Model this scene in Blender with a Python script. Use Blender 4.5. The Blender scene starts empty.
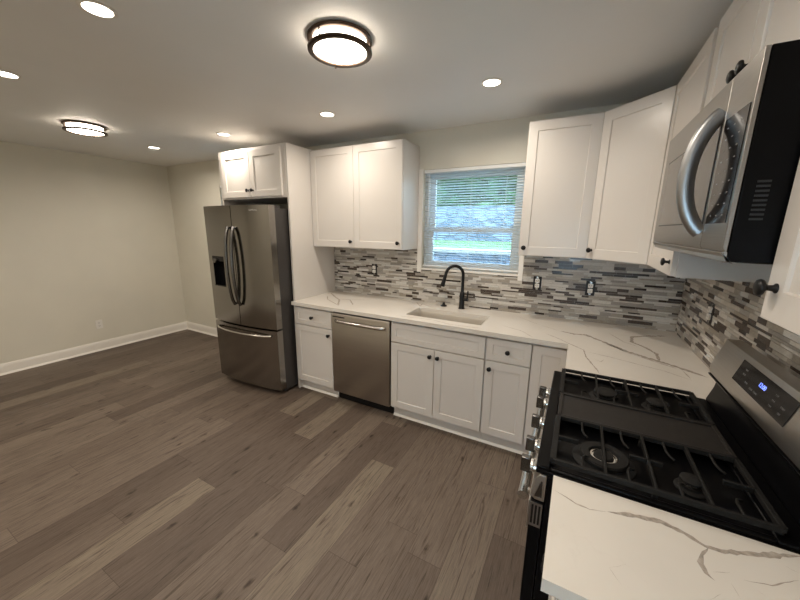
import bpy, bmesh, math, random
from mathutils import Matrix, Vector
random.seed(7)
S = bpy.context.scene
C = S.collection
PI = math.pi

# ------------------------------------------------------------------ camera
def cam_matrix(p, y, r):
    return (Matrix.Rotation(y, 4, 'Z') @ Matrix.Rotation(PI/2 + p, 4, 'X') @ Matrix.Rotation(r, 4, 'Z'))
cd = bpy.data.cameras.new('camera')
cd.sensor_width = 36; cd.lens = 36*329.256/800; cd.clip_start = .02
cam = bpy.data.objects.new('camera', cd); C.objects.link(cam)
cam.matrix_world = Matrix.Translation((-.6662, -2.8588, 1.6007)) @ cam_matrix(-.2134, .4906, .0112)
S.camera = cam
# ------------------------------------------------------------------ exposure
S.view_settings.view_transform = 'Standard'
S.view_settings.look = 'None'
S.view_settings.exposure = 0.12
S.view_settings.gamma = 1
S.view_settings.use_curve_mapping = False
# ------------------------------------------------------------------ sky
W = bpy.data.worlds.new('world'); S.world = W; W.use_nodes = True
bg = W.node_tree.nodes['Background']
bg.inputs[0].default_value = (.54, .76, 1.0, 1)
bg.inputs[1].default_value = 10.0
CAN_W = 7.6        # watts in each recessed lamp
DRUM_E = 17.0        # emission of the drum lamps' glass
CAN_COL = (1.0, .885, .755)

# ------------------------------------------------------------------ materials
def nt(name):
    m = bpy.data.materials.new(name); m.use_nodes = True
    t = m.node_tree; return m, t, t.nodes, t.links, t.nodes['Principled BSDF']
def mat(name, col, rough=.5, metal=0, spec=.5, noise=0, nscale=8, bump=0, bscale=60, coat=0, stretch=None):
    m, t, N, L, b = nt(name)
    b.inputs['Base Color'].default_value = (*col, 1)
    b.inputs['Roughness'].default_value = rough
    b.inputs['Metallic'].default_value = metal
    b.inputs['Specular IOR Level'].default_value = spec
    if coat: b.inputs['Coat Weight'].default_value = coat; b.inputs['Coat Roughness'].default_value = .06
    tc = N.new('ShaderNodeTexCoord')
    vec = tc.outputs['Object']
    if stretch:
        mp = N.new('ShaderNodeMapping'); mp.inputs['Scale'].default_value = stretch
        L.new(vec, mp.inputs[0]); vec = mp.outputs[0]
    if noise:
        n = N.new('ShaderNodeTexNoise'); n.inputs['Scale'].default_value = nscale; n.inputs['Detail'].default_value = 5
        L.new(vec, n.inputs['Vector'])
        r = N.new('ShaderNodeValToRGB')
        r.color_ramp.elements[0].color = (*[c*(1-noise) for c in col], 1); r.color_ramp.elements[0].position = .3
        r.color_ramp.elements[1].color = (*[min(1, c*(1+noise)) for c in col], 1); r.color_ramp.elements[1].position = .7
        L.new(n.outputs['Fac'], r.inputs[0]); L.new(r.outputs[0], b.inputs['Base Color'])
    if bump:
        n = N.new('ShaderNodeTexNoise'); n.inputs['Scale'].default_value = bscale; n.inputs['Detail'].default_value = 3
        L.new(vec, n.inputs['Vector'])
        bp = N.new('ShaderNodeBump'); bp.inputs['Strength'].default_value = bump; bp.inputs['Distance'].default_value = .002
        L.new(n.outputs['Fac'], bp.inputs['Height']); L.new(bp.outputs[0], b.inputs['Normal'])
    return m
def emit(name, col, e):
    m, t, N, L, b = nt(name)
    b.inputs['Base Color'].default_value = (.8, .8, .8, 1)
    b.inputs['Emission Color'].default_value = (*col, 1); b.inputs['Emission Strength'].default_value = e
    return m
M = {}
M['wall'] = mat('wall_paint', (.70, .675, .59), .55, bump=.12, bscale=90, noise=.02, nscale=3)
M['ceiling'] = mat('ceiling_paint', (.80, .79, .765), .6, bump=.15, bscale=110, noise=.02, nscale=2)
M['trim'] = mat('trim_paint', (.80, .77, .72), .35, noise=.01)
M['cab'] = mat('white_cabinet_paint', (.645, .61, .57), .30, noise=.012, nscale=4)
M['cabdark'] = mat('cabinet_shadow_gap', (.25, .22, .2), .6)
M['black'] = mat('matte_black_metal', (.007, .007, .0075), .38, spec=.3, noise=.1)
M['blackgloss'] = mat('black_enamel', (.003, .003, .0035), .28, spec=.10, noise=.1, nscale=20)
M['castiron'] = mat('cast_iron', (.012, .0115, .011), .6, spec=.18, noise=.2, nscale=60, bump=.3, bscale=300)
M['griddle'] = mat('griddle_plate', (.020, .0175, .016), .5, spec=.25, noise=.12, nscale=50, bump=.15, bscale=300)
M['steel'] = mat('brushed_steel', (.42, .385, .345), .30, 1, noise=.05, nscale=5, stretch=(1, 1, 60))
M['steelv'] = mat('brushed_steel_doors', (.30, .285, .265), .15, 1, noise=.05, nscale=6, stretch=(60, 60, 1))
_b = M['steelv'].node_tree; _p = _b.nodes['Principled BSDF']; _p.inputs['Anisotropic'].default_value = .35; _p.inputs['Anisotropic Rotation'].default_value = .25
_t = _b.nodes.new('ShaderNodeTangent'); _t.direction_type = 'RADIAL'; _t.axis = 'Z'; _b.links.new(_t.outputs[0], _p.inputs['Tangent'])
M['steelm'] = mat('brushed_steel_oven', (.46, .44, .41), .33, 1, noise=.05, nscale=5, stretch=(1, 1, 60))
M['steelmw'] = mat('microwave_steel', (.33, .31, .285), .34, 1, noise=.05, nscale=5, stretch=(1, 1, 60))
M['steelhandle'] = mat('satin_steel_handle', (.33, .335, .34), .36, 1, noise=.03)
M['steellight'] = mat('polished_steel', (.62, .60, .57), .20, 1, noise=.03)
M['steeldark'] = mat('dark_steel', (.16, .155, .15), .25, 1, noise=.05)
M['fridgeside'] = mat('fridge_side_grey', (.040, .036, .034), .45, noise=.06, nscale=20)
M['glassblack'] = mat('black_glass', (.006, .006, .007), .10, spec=.35, noise=.05)
M['mwglass'] = mat('tinted_oven_glass', (.10, .092, .085), .12, .6, noise=.05)
M['plastic_w'] = mat('white_plastic', (.78, .76, .72), .35, noise=.01)
M['rubber'] = mat('black_rubber', (.015, .015, .015), .6, noise=.1)
M['sinksteel'] = mat('sink_steel', (.60, .56, .50), .36, .55, noise=.03, nscale=5)
M['blind'] = mat('white_blind_slat', (.86, .88, .88), .4, noise=.01)
def blind_mat():
    m, t, N, L, b = nt('translucent_blind_slat'); b.inputs['Base Color'].default_value = (.86, .88, .88, 1); b.inputs['Roughness'].default_value = .4
    tl = N.new('ShaderNodeBsdfTranslucent'); tl.inputs[0].default_value = (.80, .86, .90, 1)
    mx = N.new('ShaderNodeMixShader'); mx.inputs[0].default_value = .6
    L.new(b.outputs[0], mx.inputs[1]); L.new(tl.outputs[0], mx.inputs[2]); L.new(mx.outputs[0], N['Material Output'].inputs[0]); return m
M['slat'] = blind_mat()
M['vinyl'] = mat('white_vinyl', (.82, .84, .84), .35, noise=.01)
M['bronze'] = mat('bronze_metal', (.060, .038, .026), .35, .8, noise=.1)
M['film'] = mat('pale_quartz_edge', (.70, .69, .66), .3, noise=.02)
M['digit'] = emit('blue_digits', (.01, .12, 1.0), 2.2)
M['print'] = mat('grey_print', (.20, .20, .20), .4, noise=.02)
M['logo'] = mat('logo_print', (.62, .60, .58), .3, noise=.02)
M['lens'] = emit('lamp_lens', (1.0, .90, .76), 7)
M['drum'] = emit('drum_glass', (1.0, .875, .72), DRUM_E)
M['cloth_grout'] = mat('grout', (.42, .39, .35), .7, noise=.06, nscale=60)

def tile(name, a, b_, rough, scale=60, spec=.5):
    m, t, N, L, b = nt(name)
    tc = N.new('ShaderNodeTexCoord'); mp = N.new('ShaderNodeMapping'); mp.inputs['Scale'].default_value = (1, 1, 4)
    n = N.new('ShaderNodeTexNoise'); n.inputs['Scale'].default_value = scale; n.inputs['Detail'].default_value = 6; n.inputs['Distortion'].default_value = 1.5
    r = N.new('ShaderNodeValToRGB'); r.color_ramp.elements[0].position = .35; r.color_ramp.elements[1].position = .68
    r.color_ramp.elements[0].color = (*a, 1); r.color_ramp.elements[1].color = (*b_, 1)
    L.new(tc.outputs['Object'], mp.inputs[0]); L.new(mp.outputs[0], n.inputs['Vector']); L.new(n.outputs['Fac'], r.inputs[0])
    L.new(r.outputs[0], b.inputs['Base Color']); b.inputs['Roughness'].default_value = rough; b.inputs['Specular IOR Level'].default_value = spec
    return m
TILES = [tile('tile_white_marble', (.52, .49, .45), (.66, .63, .585), .35),
         tile('tile_cream', (.40, .37, .325), (.52, .485, .43), .35),
         tile('tile_grey', (.24, .22, .20), (.36, .335, .305), .35),
         tile('tile_taupe', (.27, .24, .20), (.40, .365, .31), .3),
         tile('tile_dark_emperador', (.030, .022, .018), (.12, .092, .075), .25, 90),
         tile('tile_pale_glass', (.55, .54, .51), (.68, .665, .63), .12),
         tile('tile_black_brown', (.022, .018, .016), (.05, .04, .034), .2, 60)]
TW = [20, 18, 18, 15, 12, 10, 9]

# quartz
def quartz():
    m, t, N, L, b = nt('white_veined_quartz')
    tc = N.new('ShaderNodeTexCoord')
    n0 = N.new('ShaderNodeTexNoise'); n0.inputs['Scale'].default_value = 1.6; n0.inputs['Detail'].default_value = 6; n0.inputs['Roughness'].default_value = .62; n0.inputs['Distortion'].default_value = .8
    L.new(tc.outputs['Object'], n0.inputs['Vector'])
    r0 = N.new('ShaderNodeValToRGB'); e = r0.color_ramp.elements
    e[0].position = .490; e[0].color = (0, 0, 0, 1); e[1].position = .5; e[1].color = (1, 1, 1, 1)
    x = e.new(.510); x.color = (0, 0, 0, 1)
    L.new(n0.outputs['Fac'], r0.inputs[0])
    n1 = N.new('ShaderNodeTexNoise'); n1.inputs['Scale'].default_value = 2.2; n1.inputs['Detail'].default_value = 2
    L.new(tc.outputs['Object'], n1.inputs['Vector'])
    r1 = N.new('ShaderNodeValToRGB'); r1.color_ramp.elements[0].position = .52; r1.color_ramp.elements[1].position = .64
    L.new(n1.outputs['Fac'], r1.inputs[0])
    mu = N.new('ShaderNodeMath'); mu.operation = 'MULTIPLY'; L.new(r0.outputs[0], mu.inputs[0]); L.new(r1.outputs[0], mu.inputs[1])
    m2 = N.new('ShaderNodeMath'); m2.operation = 'MULTIPLY'; L.new(mu.outputs[0], m2.inputs[0]); m2.inputs[1].default_value = .05
    mix = N.new('ShaderNodeMixRGB'); mix.inputs[1].default_value = (.73, .69, .63, 1); mix.inputs[2].default_value = (.42, .37, .32, 1)
    L.new(m2.outputs[0], mix.inputs[0])
    n2 = N.new('ShaderNodeTexNoise'); n2.inputs['Scale'].default_value = 5; n2.inputs['Detail'].default_value = 4
    L.new(tc.outputs['Object'], n2.inputs['Vector'])
    mix2 = N.new('ShaderNodeMixRGB'); mix2.blend_type = 'MULTIPLY'; mix2.inputs[0].default_value = .12
    L.new(mix.outputs[0], mix2.inputs[1]); L.new(n2.outputs['Fac'], mix2.inputs[2])
    L.new(mix2.outputs[0], b.inputs['Base Color']); b.inputs['Roughness'].default_value = .16; b.inputs['Specular IOR Level'].default_value = .45
    return m
M['quartz'] = quartz()
M['vein'] = mat('quartz_vein', (.38, .335, .29), .18, noise=.3, nscale=70)
M['vein2'] = mat('quartz_faint_vein', (.45, .40, .35), .18, noise=.2, nscale=70)

# floor: vinyl planks that run towards the window wall
def floor_mat():
    m, t, N, L, b = nt('grey_brown_planks')
    tc = N.new('ShaderNodeTexCoord'); sp = N.new('ShaderNodeSeparateXYZ'); L.new(tc.outputs['Object'], sp.inputs[0])
    def mth(op, a, bb=None, c=None):
        q = N.new('ShaderNodeMath'); q.operation = op
        for i, vv in enumerate((a, bb, c)):
            if vv is None: continue
            if isinstance(vv, (int, float)): q.inputs[i].default_value = vv
            else: L.new(vv, q.inputs[i])
        return q.outputs[0]
    PWd, PL = .178, 1.22
    u = mth('DIVIDE', mth('ADD', sp.outputs[0], 10.006+.152), PWd); iu = mth('FLOOR', u); fu = mth('FRACT', u)
    wn = N.new('ShaderNodeTexWhiteNoise'); wn.noise_dimensions = '1D'; L.new(iu, wn.inputs['W'])
    v = mth('ADD', mth('DIVIDE', mth('ADD', sp.outputs[1], 20), PL), mth('MULTIPLY', wn.outputs['Value'], 7.3)); iv = mth('FLOOR', v); fv = mth('FRACT', v)
    cb = N.new('ShaderNodeCombineXYZ'); L.new(iu, cb.inputs[0]); L.new(iv, cb.inputs[1])
    w2 = N.new('ShaderNodeTexWhiteNoise'); w2.noise_dimensions = '3D'; L.new(cb.outputs[0], w2.inputs['Vector'])
    # grain coordinates shifted per plank
    sh = N.new('ShaderNodeVectorMath'); sh.operation = 'SCALE'; L.new(w2.outputs['Color'], sh.inputs[0]); sh.inputs['Scale'].default_value = 37
    ad = N.new('ShaderNodeVectorMath'); ad.operation = 'ADD'; L.new(tc.outputs['Object'], ad.inputs[0]); L.new(sh.outputs[0], ad.inputs[1])
    def noise(scale, st, det=6, dist=0, rough=.6):
        mp = N.new('ShaderNodeMapping'); mp.inputs['Scale'].default_value = st; L.new(ad.outputs[0], mp.inputs[0])
        n = N.new('ShaderNodeTexNoise'); n.inputs['Scale'].default_value = scale; n.inputs['Detail'].default_value = det
        n.inputs['Distortion'].default_value = dist; n.inputs['Roughness'].default_value = rough
        L.new(mp.outputs[0], n.inputs['Vector']); return n.outputs['Fac']
    fine = noise(9, (20, .9, 1), 10, .8, .78)
    broad = noise(2.2, (4.5, .7, 1), 4, .9)
    streak = noise(4, (11, .55, 1), 6, 2.2, .62)
    base = N.new('ShaderNodeValToRGB'); E = base.color_ramp.elements
    cols = [(0, (.070, .050, .038)), (.25, (.102, .077, .061)), (.5, (.132, .102, .081)), (.72, (.160, .127, .102)), (.9, (.190, .157, .120)), (1, (.138, .106, .085))]
    E[0].color = (*cols[0][1], 1); E[1].color = (*cols[-1][1], 1)
    for p, c in cols[1:-1]: e = E.new(p); e.color = (*c, 1)
    pv = mth('ADD', mth('MULTIPLY', w2.outputs['Value'], .62), mth('MULTIPLY', broad, .45))
    L.new(pv, base.inputs[0])
    def mulc(col, fac, lo, hi, p0, p1):
        r = N.new('ShaderNodeValToRGB'); r.color_ramp.elements[0].position = p0; r.color_ramp.elements[1].position = p1
        r.color_ramp.elements[0].color = (*lo, 1); r.color_ramp.elements[1].color = (*hi, 1); L.new(fac, r.inputs[0])
        x = N.new('ShaderNodeMixRGB'); x.blend_type = 'MULTIPLY'; x.inputs[0].default_value = 1
        L.new(col, x.inputs[1]); L.new(r.outputs[0], x.inputs[2]); return x.outputs[0]
    c = mulc(base.outputs[0], fine, (.64, .61, .585), (1.14, 1.14, 1.14), .33, .66)
    c = mulc(c, streak, (.46, .42, .39), (1, 1, 1), .34, .47)
    # knots
    mp = N.new('ShaderNodeMapping'); mp.inputs['Scale'].default_value = (5.5, 1.9, 1); L.new(ad.outputs[0], mp.inputs[0])
    vo = N.new('ShaderNodeTexVoronoi'); vo.inputs['Scale'].default_value = 1; vo.voronoi_dimensions = '2D'; L.new(mp.outputs[0], vo.inputs['Vector'])
    nz = noise(30, (1, 1, 1), 3)
    kd = mth('ADD', vo.outputs['Distance'], mth('MULTIPLY', mth('SUBTRACT', nz, .5), .16))
    sel = N.new('ShaderNodeSeparateColor'); L.new(vo.outputs['Color'], sel.inputs[0])
    kd2 = mth('ADD', kd, mth('MULTIPLY', mth('GREATER_THAN', sel.outputs[0], .55), 1))
    c = mulc(c, kd2, (.30, .25, .21), (1, 1, 1), .005, .075)
    # seams
    sx = mth('MINIMUM', fu, mth('SUBTRACT', 1, fu)); sy = mth('MINIMUM', fv, mth('SUBTRACT', 1, fv))
    seam = mth('MINIMUM', mth('MULTIPLY', sx, PWd), mth('MULTIPLY', sy, PL))
    c = mulc(c, mth('MULTIPLY', seam, 100), (.45, .42, .40), (1, 1, 1), .03, .17)
    L.new(c, b.inputs['Base Color']); b.inputs['Specular IOR Level'].default_value = .3
    rr = N.new('ShaderNodeMapRange'); rr.inputs[3].default_value = .58; rr.inputs[4].default_value = .42; L.new(fine, rr.inputs[0]); L.new(rr.outputs[0], b.inputs['Roughness'])
    bp = N.new('ShaderNodeBump'); bp.inputs['Strength'].default_value = .18; bp.inputs['Distance'].default_value = .002
    L.new(fine, bp.inputs['Height']); L.new(bp.outputs[0], b.inputs['Normal'])
    return m
M['floor'] = floor_mat()

def glass_mat():
    m, t, N, L, b = nt('window_glass'); N.remove(b)
    tr = N.new('ShaderNodeBsdfTransparent'); tr.inputs[0].default_value = (.94, .97, .96, 1)
    gl = N.new('ShaderNodeBsdfGlossy'); gl.inputs['Roughness'].default_value = .02
    fr = N.new('ShaderNodeFresnel'); fr.inputs[0].default_value = 1.45
    mx = N.new('ShaderNodeMixShader'); L.new(fr.outputs[0], mx.inputs[0]); L.new(tr.outputs[0], mx.inputs[1]); L.new(gl.outputs[0], mx.inputs[2])
    L.new(mx.outputs[0], N['Material Output'].inputs[0]); return m
M['glass'] = glass_mat()

def stone_mat():
    m, t, N, L, b = nt('stacked_stone')
    tc = N.new('ShaderNodeTexCoord'); mp = N.new('ShaderNodeMapping'); mp.inputs['Scale'].default_value = (4.5, 4.5, 9); L.new(tc.outputs['Object'], mp.inputs[0])
    v = N.new('ShaderNodeTexVoronoi'); v.inputs['Scale'].default_value = 1; L.new(mp.outputs[0], v.inputs['Vector'])
    v2 = N.new('ShaderNodeTexVoronoi'); v2.feature = 'DISTANCE_TO_EDGE'; v2.inputs['Scale'].default_value = 1; L.new(mp.outputs[0], v2.inputs['Vector'])
    s = N.new('ShaderNodeSeparateColor'); L.new(v.outputs['Color'], s.inputs[0])
    r = N.new('ShaderNodeValToRGB'); r.color_ramp.elements[0].color = (.09, .13, .20, 1); r.color_ramp.elements[1].color = (.25, .31, .42, 1); L.new(s.outputs[0], r.inputs[0])
    r2 = N.new('ShaderNodeValToRGB'); r2.color_ramp.elements[0].color = (.35, .35, .35, 1); r2.color_ramp.elements[1].position = .12; L.new(v2.outputs[0], r2.inputs[0])
    mx = N.new('ShaderNodeMixRGB'); mx.blend_type = 'MULTIPLY'; mx.inputs[0].default_value = 1; L.new(r.outputs[0], mx.inputs[1]); L.new(r2.outputs[0], mx.inputs[2])
    L.new(mx.outputs[0], b.inputs['Base Color']); b.inputs['Roughness'].default_value = .85
    return m
M['stone'] = stone_mat()
M['grass'] = mat('lawn_grass', (.12, .27, .09), .9, noise=.4, nscale=9)
M['gravel'] = mat('pale_gravel', (.36, .36, .34), .9, noise=.3, nscale=30)
M['leaf'] = mat('green_leaves', (.06, .16, .05), .6, noise=.5, nscale=3)
M['bark'] = mat('tree_bark', (.10, .08, .06), .9, noise=.3, nscale=10)
M['house'] = mat('exterior_paint', (.6, .6, .58), .8, noise=.03)

# ------------------------------------------------------------------ mesh helper
def wl(o):
    v = Vector((0, 0, 0))
    while o is not None: v += o.location; o = o.parent
    return v
class MB:
    def __init__(s, X=None): s.bm = bmesh.new(); s.X = X
    def V(s, p):
        p = Vector(p)
        return s.bm.verts.new(s.X @ p if s.X is not None else p)
    def face(s, vs, mi=0, smooth=False):
        try: f = s.bm.faces.new(vs)
        except ValueError: return
        f.material_index = mi; f.smooth = smooth; return f
    def box(s, x0, x1, y0, y1, z0, z1, mi=0):
        v = [s.V((x, y, z)) for z in (z0, z1) for y in (y0, y1) for x in (x0, x1)]
        for q in ((0, 2, 3, 1), (4, 5, 7, 6), (0, 1, 5, 4), (2, 6, 7, 3), (0, 4, 6, 2), (1, 3, 7, 5)): s.face([v[i] for i in q], mi)
        return s
    def quad(s, pts, mi=0): s.face([s.V(p) for p in pts], mi); return s
    def prism(s, pts, axis, a, b, mi=0, smooth=False):
        """polygon in the two other axes, swept along axis from a to b"""
        def P(p, t):
            return {'x': (t, p[0], p[1]), 'y': (p[0], t, p[1]), 'z': (p[0], p[1], t)}[axis]
        A = [s.V(P(p, a)) for p in pts]; B = [s.V(P(p, b)) for p in pts]; n = len(pts)
        s.face(A[::-1], mi); s.face(B, mi)
        for i in range(n): s.face([A[i], A[(i+1) % n], B[(i+1) % n], B[i]], mi, smooth)
        return s
    def tube(s, path, r, seg=12, mi=0, cap=True, flat=None):
        P = [Vector(p) for p in path]; n = len(P); rs = r if isinstance(r, (list, tuple)) else [r]*n
        rings = []; up = None
        for i in range(n):
            t = (P[min(i+1, n-1)] - P[max(i-1, 0)]).normalized()
            if up is None: up = Vector((0, 0, 1)) if abs(t.z) < .9 else Vector((0, 1, 0))
            a = t.cross(up).normalized(); b_ = a.cross(t).normalized(); up = b_
            fa, fb = flat if flat else (1, 1)
            rings.append([s.V(P[i] + rs[i]*(math.cos(2*PI*k/seg)*a*fa + math.sin(2*PI*k/seg)*b_*fb)) for k in range(seg)])
        for i in range(n-1):
            for k in range(seg): s.face([rings[i][k], rings[i][(k+1) % seg], rings[i+1][(k+1) % seg], rings[i+1][k]], mi, True)
        if cap: s.face(rings[0][::-1], mi); s.face(rings[-1], mi)
        return s
    def lathe(s, prof, o=(0, 0, 0), ax='z', seg=24, mi=0, sx=1, sy=1):
        o = Vector(o); rings = []
        def P(r, h, a):
            c, d = r*math.cos(a)*sx, r*math.sin(a)*sy
            return {'z': Vector((c, d, h)), 'y': Vector((c, h, d)), 'x': Vector((h, c, d)), '-y': Vector((-c, -h, d)), '-x': Vector((-h, -c, d))}[ax]
        for r, h in prof:
            rings.append([s.V(o + P(max(r, 0), h, 2*PI*k/seg)) for k in range(seg)] if r > 1e-6 else [s.V(o + P(0, h, 0))])
        for i in range(len(rings)-1):
            A, B = rings[i], rings[i+1]
            for k in range(seg):
                k2 = (k+1) % seg
                if len(A) == 1 and len(B) == 1: continue
                if len(A) == 1: s.face([A[0], B[k2], B[k]], mi, True)
                elif len(B) == 1: s.face([A[k], A[k2], B[0]], mi, True)
                else: s.face([A[k], A[k2], B[k2], B[k]], mi, True)
        if prof[0] != prof[-1]:
            if len(rings[0]) > 1: s.face(rings[0][::-1], mi)
            if len(rings[-1]) > 1: s.face(rings[-1], mi)
        else: bmesh.ops.remove_doubles(s.bm, verts=rings[0] + rings[-1], dist=1e-6)
        return s
    def build(s, name, mats, parent=None, bevel=0, seg=2, local=False, angle=35, loc=None):
        bmesh.ops.recalc_face_normals(s.bm, faces=s.bm.faces)
        me = bpy.data.meshes.new(name)
        o = bpy.data.objects.new(name, me); C.objects.link(o)
        if loc is not None: o.location = loc
        off = Vector((0, 0, 0)) if local else (wl(parent) + (Vector(loc) if loc is not None else Vector((0, 0, 0))))
        if off.length: bmesh.ops.translate(s.bm, verts=s.bm.verts, vec=-off)
        s.bm.to_mesh(me); s.bm.free()
        for m in (mats if isinstance(mats, (list, tuple)) else [mats]): me.materials.append(M[m] if isinstance(m, str) else m)
        me.set_sharp_from_angle(angle=math.radians(angle))
        o.parent = parent
        if bevel:
            b = o.modifiers.new('bevel', 'BEVEL'); b.width = bevel; b.segments = seg; b.limit_method = 'ANGLE'; b.angle_limit = math.radians(40)
        return o
def thing(name, label, cat, loc, group=None):
    o = bpy.data.objects.new(name, None); C.objects.link(o); o.location = loc; o.empty_display_size = .05
    o['label'] = label; o['category'] = cat
    if group: o['group'] = group
    return o
def tag(o, label, cat, group=None):
    o['label'] = label; o['category'] = cat
    if group: o['group'] = group
    return o
def struct(o): o['kind'] = 'structure'; return o
def copy_tree(o, parent=None):
    c = o.copy(); C.objects.link(c); c.parent = parent
    for ch in [q for q in bpy.data.objects if q.parent == o]: copy_tree(ch, c)
    return c

# ------------------------------------------------------------------ room shell
H = 2.441; XL = -6.042; YB = 0.0; YF = -4.1; WT = .16
struct(MB().box(XL-WT, WT, YF-WT, WT, -.1, 0).build('floor', 'floor'))
struct(MB().box(XL-WT, WT, YF-WT, WT, H, H+.12).build('ceiling', 'ceiling'))
def wall_with_holes(name, x0, x1, ya, yb, holes, m='wall'):
    b = MB(); xs = x0
    for hx0, hx1, hz0, hz1 in sorted(holes):
        b.box(xs, hx0, ya, yb, 0, H); b.box(hx0, hx1, ya, yb, 0, hz0); b.box(hx0, hx1, ya, yb, hz1, H); xs = hx1
    b.box(xs, x1, ya, yb, 0, H)
    return struct(b.build(name, m))
WIN = (-1.965, -1.085, 1.235, 2.117)
WIN2 = (-4.885, -4.10, 1.235, 2.125)
PAT = (-1.10, -.40, .75, 1.75)
wall_with_holes('wall_back', XL-WT, WT, 0, WT, [WIN, WIN2])
wall_with_holes('wall_front', XL-WT, WT, YF-WT, YF, [PAT])
struct(MB().box(XL-WT, XL, YF, 0, 0, H).build('wall_left', 'wall'))
struct(MB().box(0, WT, YF, 0, 0, H).build('wall_right', 'wall'))
bbp = [(0, 0), (.014, 0), (.014, .085), (.009, .105), (.004, .118), (0, .12)]
qr = [(.014, 0), (.030, 0), (.027, .010), (.021, .017), (.014, .019)]
def baseboard(name, axis, face, sign, a, b):
    mb = MB()
    for pr in (bbp, qr): mb.prism([(face + sign*p, z) for p, z in pr], axis, a, b)
    return struct(mb.build(name, 'trim'))
baseboard('baseboard_left', 'y', XL, 1, YF, 0)
baseboard('baseboard_back', 'x', 0, -1, XL, -3.96)
baseboard('baseboard_front', 'x', YF, 1, XL, 0)
baseboard('baseboard_right', 'y', 0, -1, YF, -2.27)

# ---- windows
def sash_window(name, W4, stile=.055, y0=.055, halves=True):
    x0, x1, z0, z1 = W4
    b = MB()
    for q in ((x0, x0+.03), (x1-.03, x1)): b.box(q[0], q[1], y0-.01, y0+.07, z0, z1)
    b.box(x0+.03, x1-.03, y0-.01, y0+.07, z1-.03, z1); b.box(x0+.03, x1-.03, y0-.01, y0+.07, z0, z0+.03)
    f = struct(b.build(name, 'vinyl', bevel=.002))
    zm = (z0+z1)/2 - .105 + .0
    zm = z0 + .345
    for (a, c, yy) in ((zm-.005, z1-.03, y0+.035), (z0+.03, zm+.04, y0)):
        s_ = MB(); X0, X1 = x0+.03, x1-.03
        s_.box(X0, X0+stile, yy, yy+.03, a, c); s_.box(X1-stile, X1, yy, yy+.03, a, c)
        s_.box(X0+stile, X1-stile, yy, yy+.03, a, a+.045); s_.box(X0+stile, X1-stile, yy, yy+.03, c-.045, c)
        so = s_.build('window_sash', 'vinyl', f, bevel=.002)
        MB().box(X0+stile-.004, X1-stile+.004, yy+.013, yy+.017, a+.04, c-.04).build('window_pane', 'glass', so)
    return f
sash_window('window_1', WIN)
sash_window('window_2', WIN2)
def blind(W4, label):
    x0, x1, z0, z1 = W4
    t = thing('window_blind', label, 'window blind', ((x0+x1)/2, .02, z1), 'white slatted blinds in the window openings')
    MB().box(x0+.004, x1-.004, .004, .044, z1-.03, z1-.002).build('headrail', 'blind', t, bevel=.002)
    n = int((z1-.045 - (z0+.03))/.0212); b = MB()
    for i in range(n):
        z = z1 - .042 - i*.0212
        ptt = []
        for k in range(4):
            u = -1 + 2*k/3; ptt.append((.024 + .0125*u, z - .0040*u + .0015*(1-u*u)))
        pr = ptt + [(p[0], p[1]-.0007) for p in ptt[::-1]]
        b.prism(pr, 'x', x0+.006, x1-.006, smooth=True)
    b.build('slats', 'slat', t)
    zb = z1 - .042 - n*.0212
    MB().box(x0+.006, x1-.006, .010, .038, zb-.014, zb-.002).build('bottom_rail', 'blind', t, bevel=.002)
    for fx in (.17, .5, .83):
        xx = x0 + (x1-x0)*fx; c_ = MB()
        for yy in (.0105, .0375): c_.tube([(xx, yy, z1-.03), (xx, yy, zb)], .0009, 5)
        c_.build('ladder_cord', 'blind', t)
    MB().tube([(x0+.055, .000, z1-.03), (x0+.055, -.002, z1-.5)], .003, 8).build('tilt_wand', 'blind', t)
    return t
blind(WIN, 'white slatted mini blind in the kitchen window above the black faucet')
blind(WIN2, 'white slatted mini blind in the far window almost hidden behind refrigerator')
# window trim and sill
x0, x1, z0, z1 = WIN
struct(MB().box(x0-.042, x0, -.014, 0, z0-.035, z1+.004).build('trim_1', 'trim', bevel=.002))
struct(MB().box(x1, x1+.038, -.014, 0, z0-.045, z1+.004).build('trim_2', 'trim', bevel=.002))
struct(MB().box(x0-.0, x1, -.016, .054, z0-.012, z0+.004).build('trim_3', 'trim', bevel=.002))
struct(MB().box(WIN2[0], WIN2[1], -.016, .054, z0-.012, z0+.004).build('trim_4', 'trim', bevel=.002))
# window in the wall behind the camera (lets the daylight in)
px0, px1, pz0, pz1 = PAT
b = MB(); yy = YF-.09
for a, c in ((px0, px0+.07), (px1-.07, px1), (-.78, -.72)): b.box(a, c, yy, yy+.05, pz0, pz1)
for a, c in ((px0+.07, -.78), (-.72, px1-.07)): b.box(a, c, yy, yy+.05, pz0, pz0+.1); b.box(a, c, yy, yy+.05, pz1-.07, pz1)
pd = struct(b.build('window_3', 'vinyl', bevel=.003))
for a, c in ((px0+.07, -.78), (-.72, px1-.07)): MB().box(a, c, yy+.022, yy+.028, pz0+.1, pz1-.07).build('window_pane', 'glass', pd)

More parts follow.
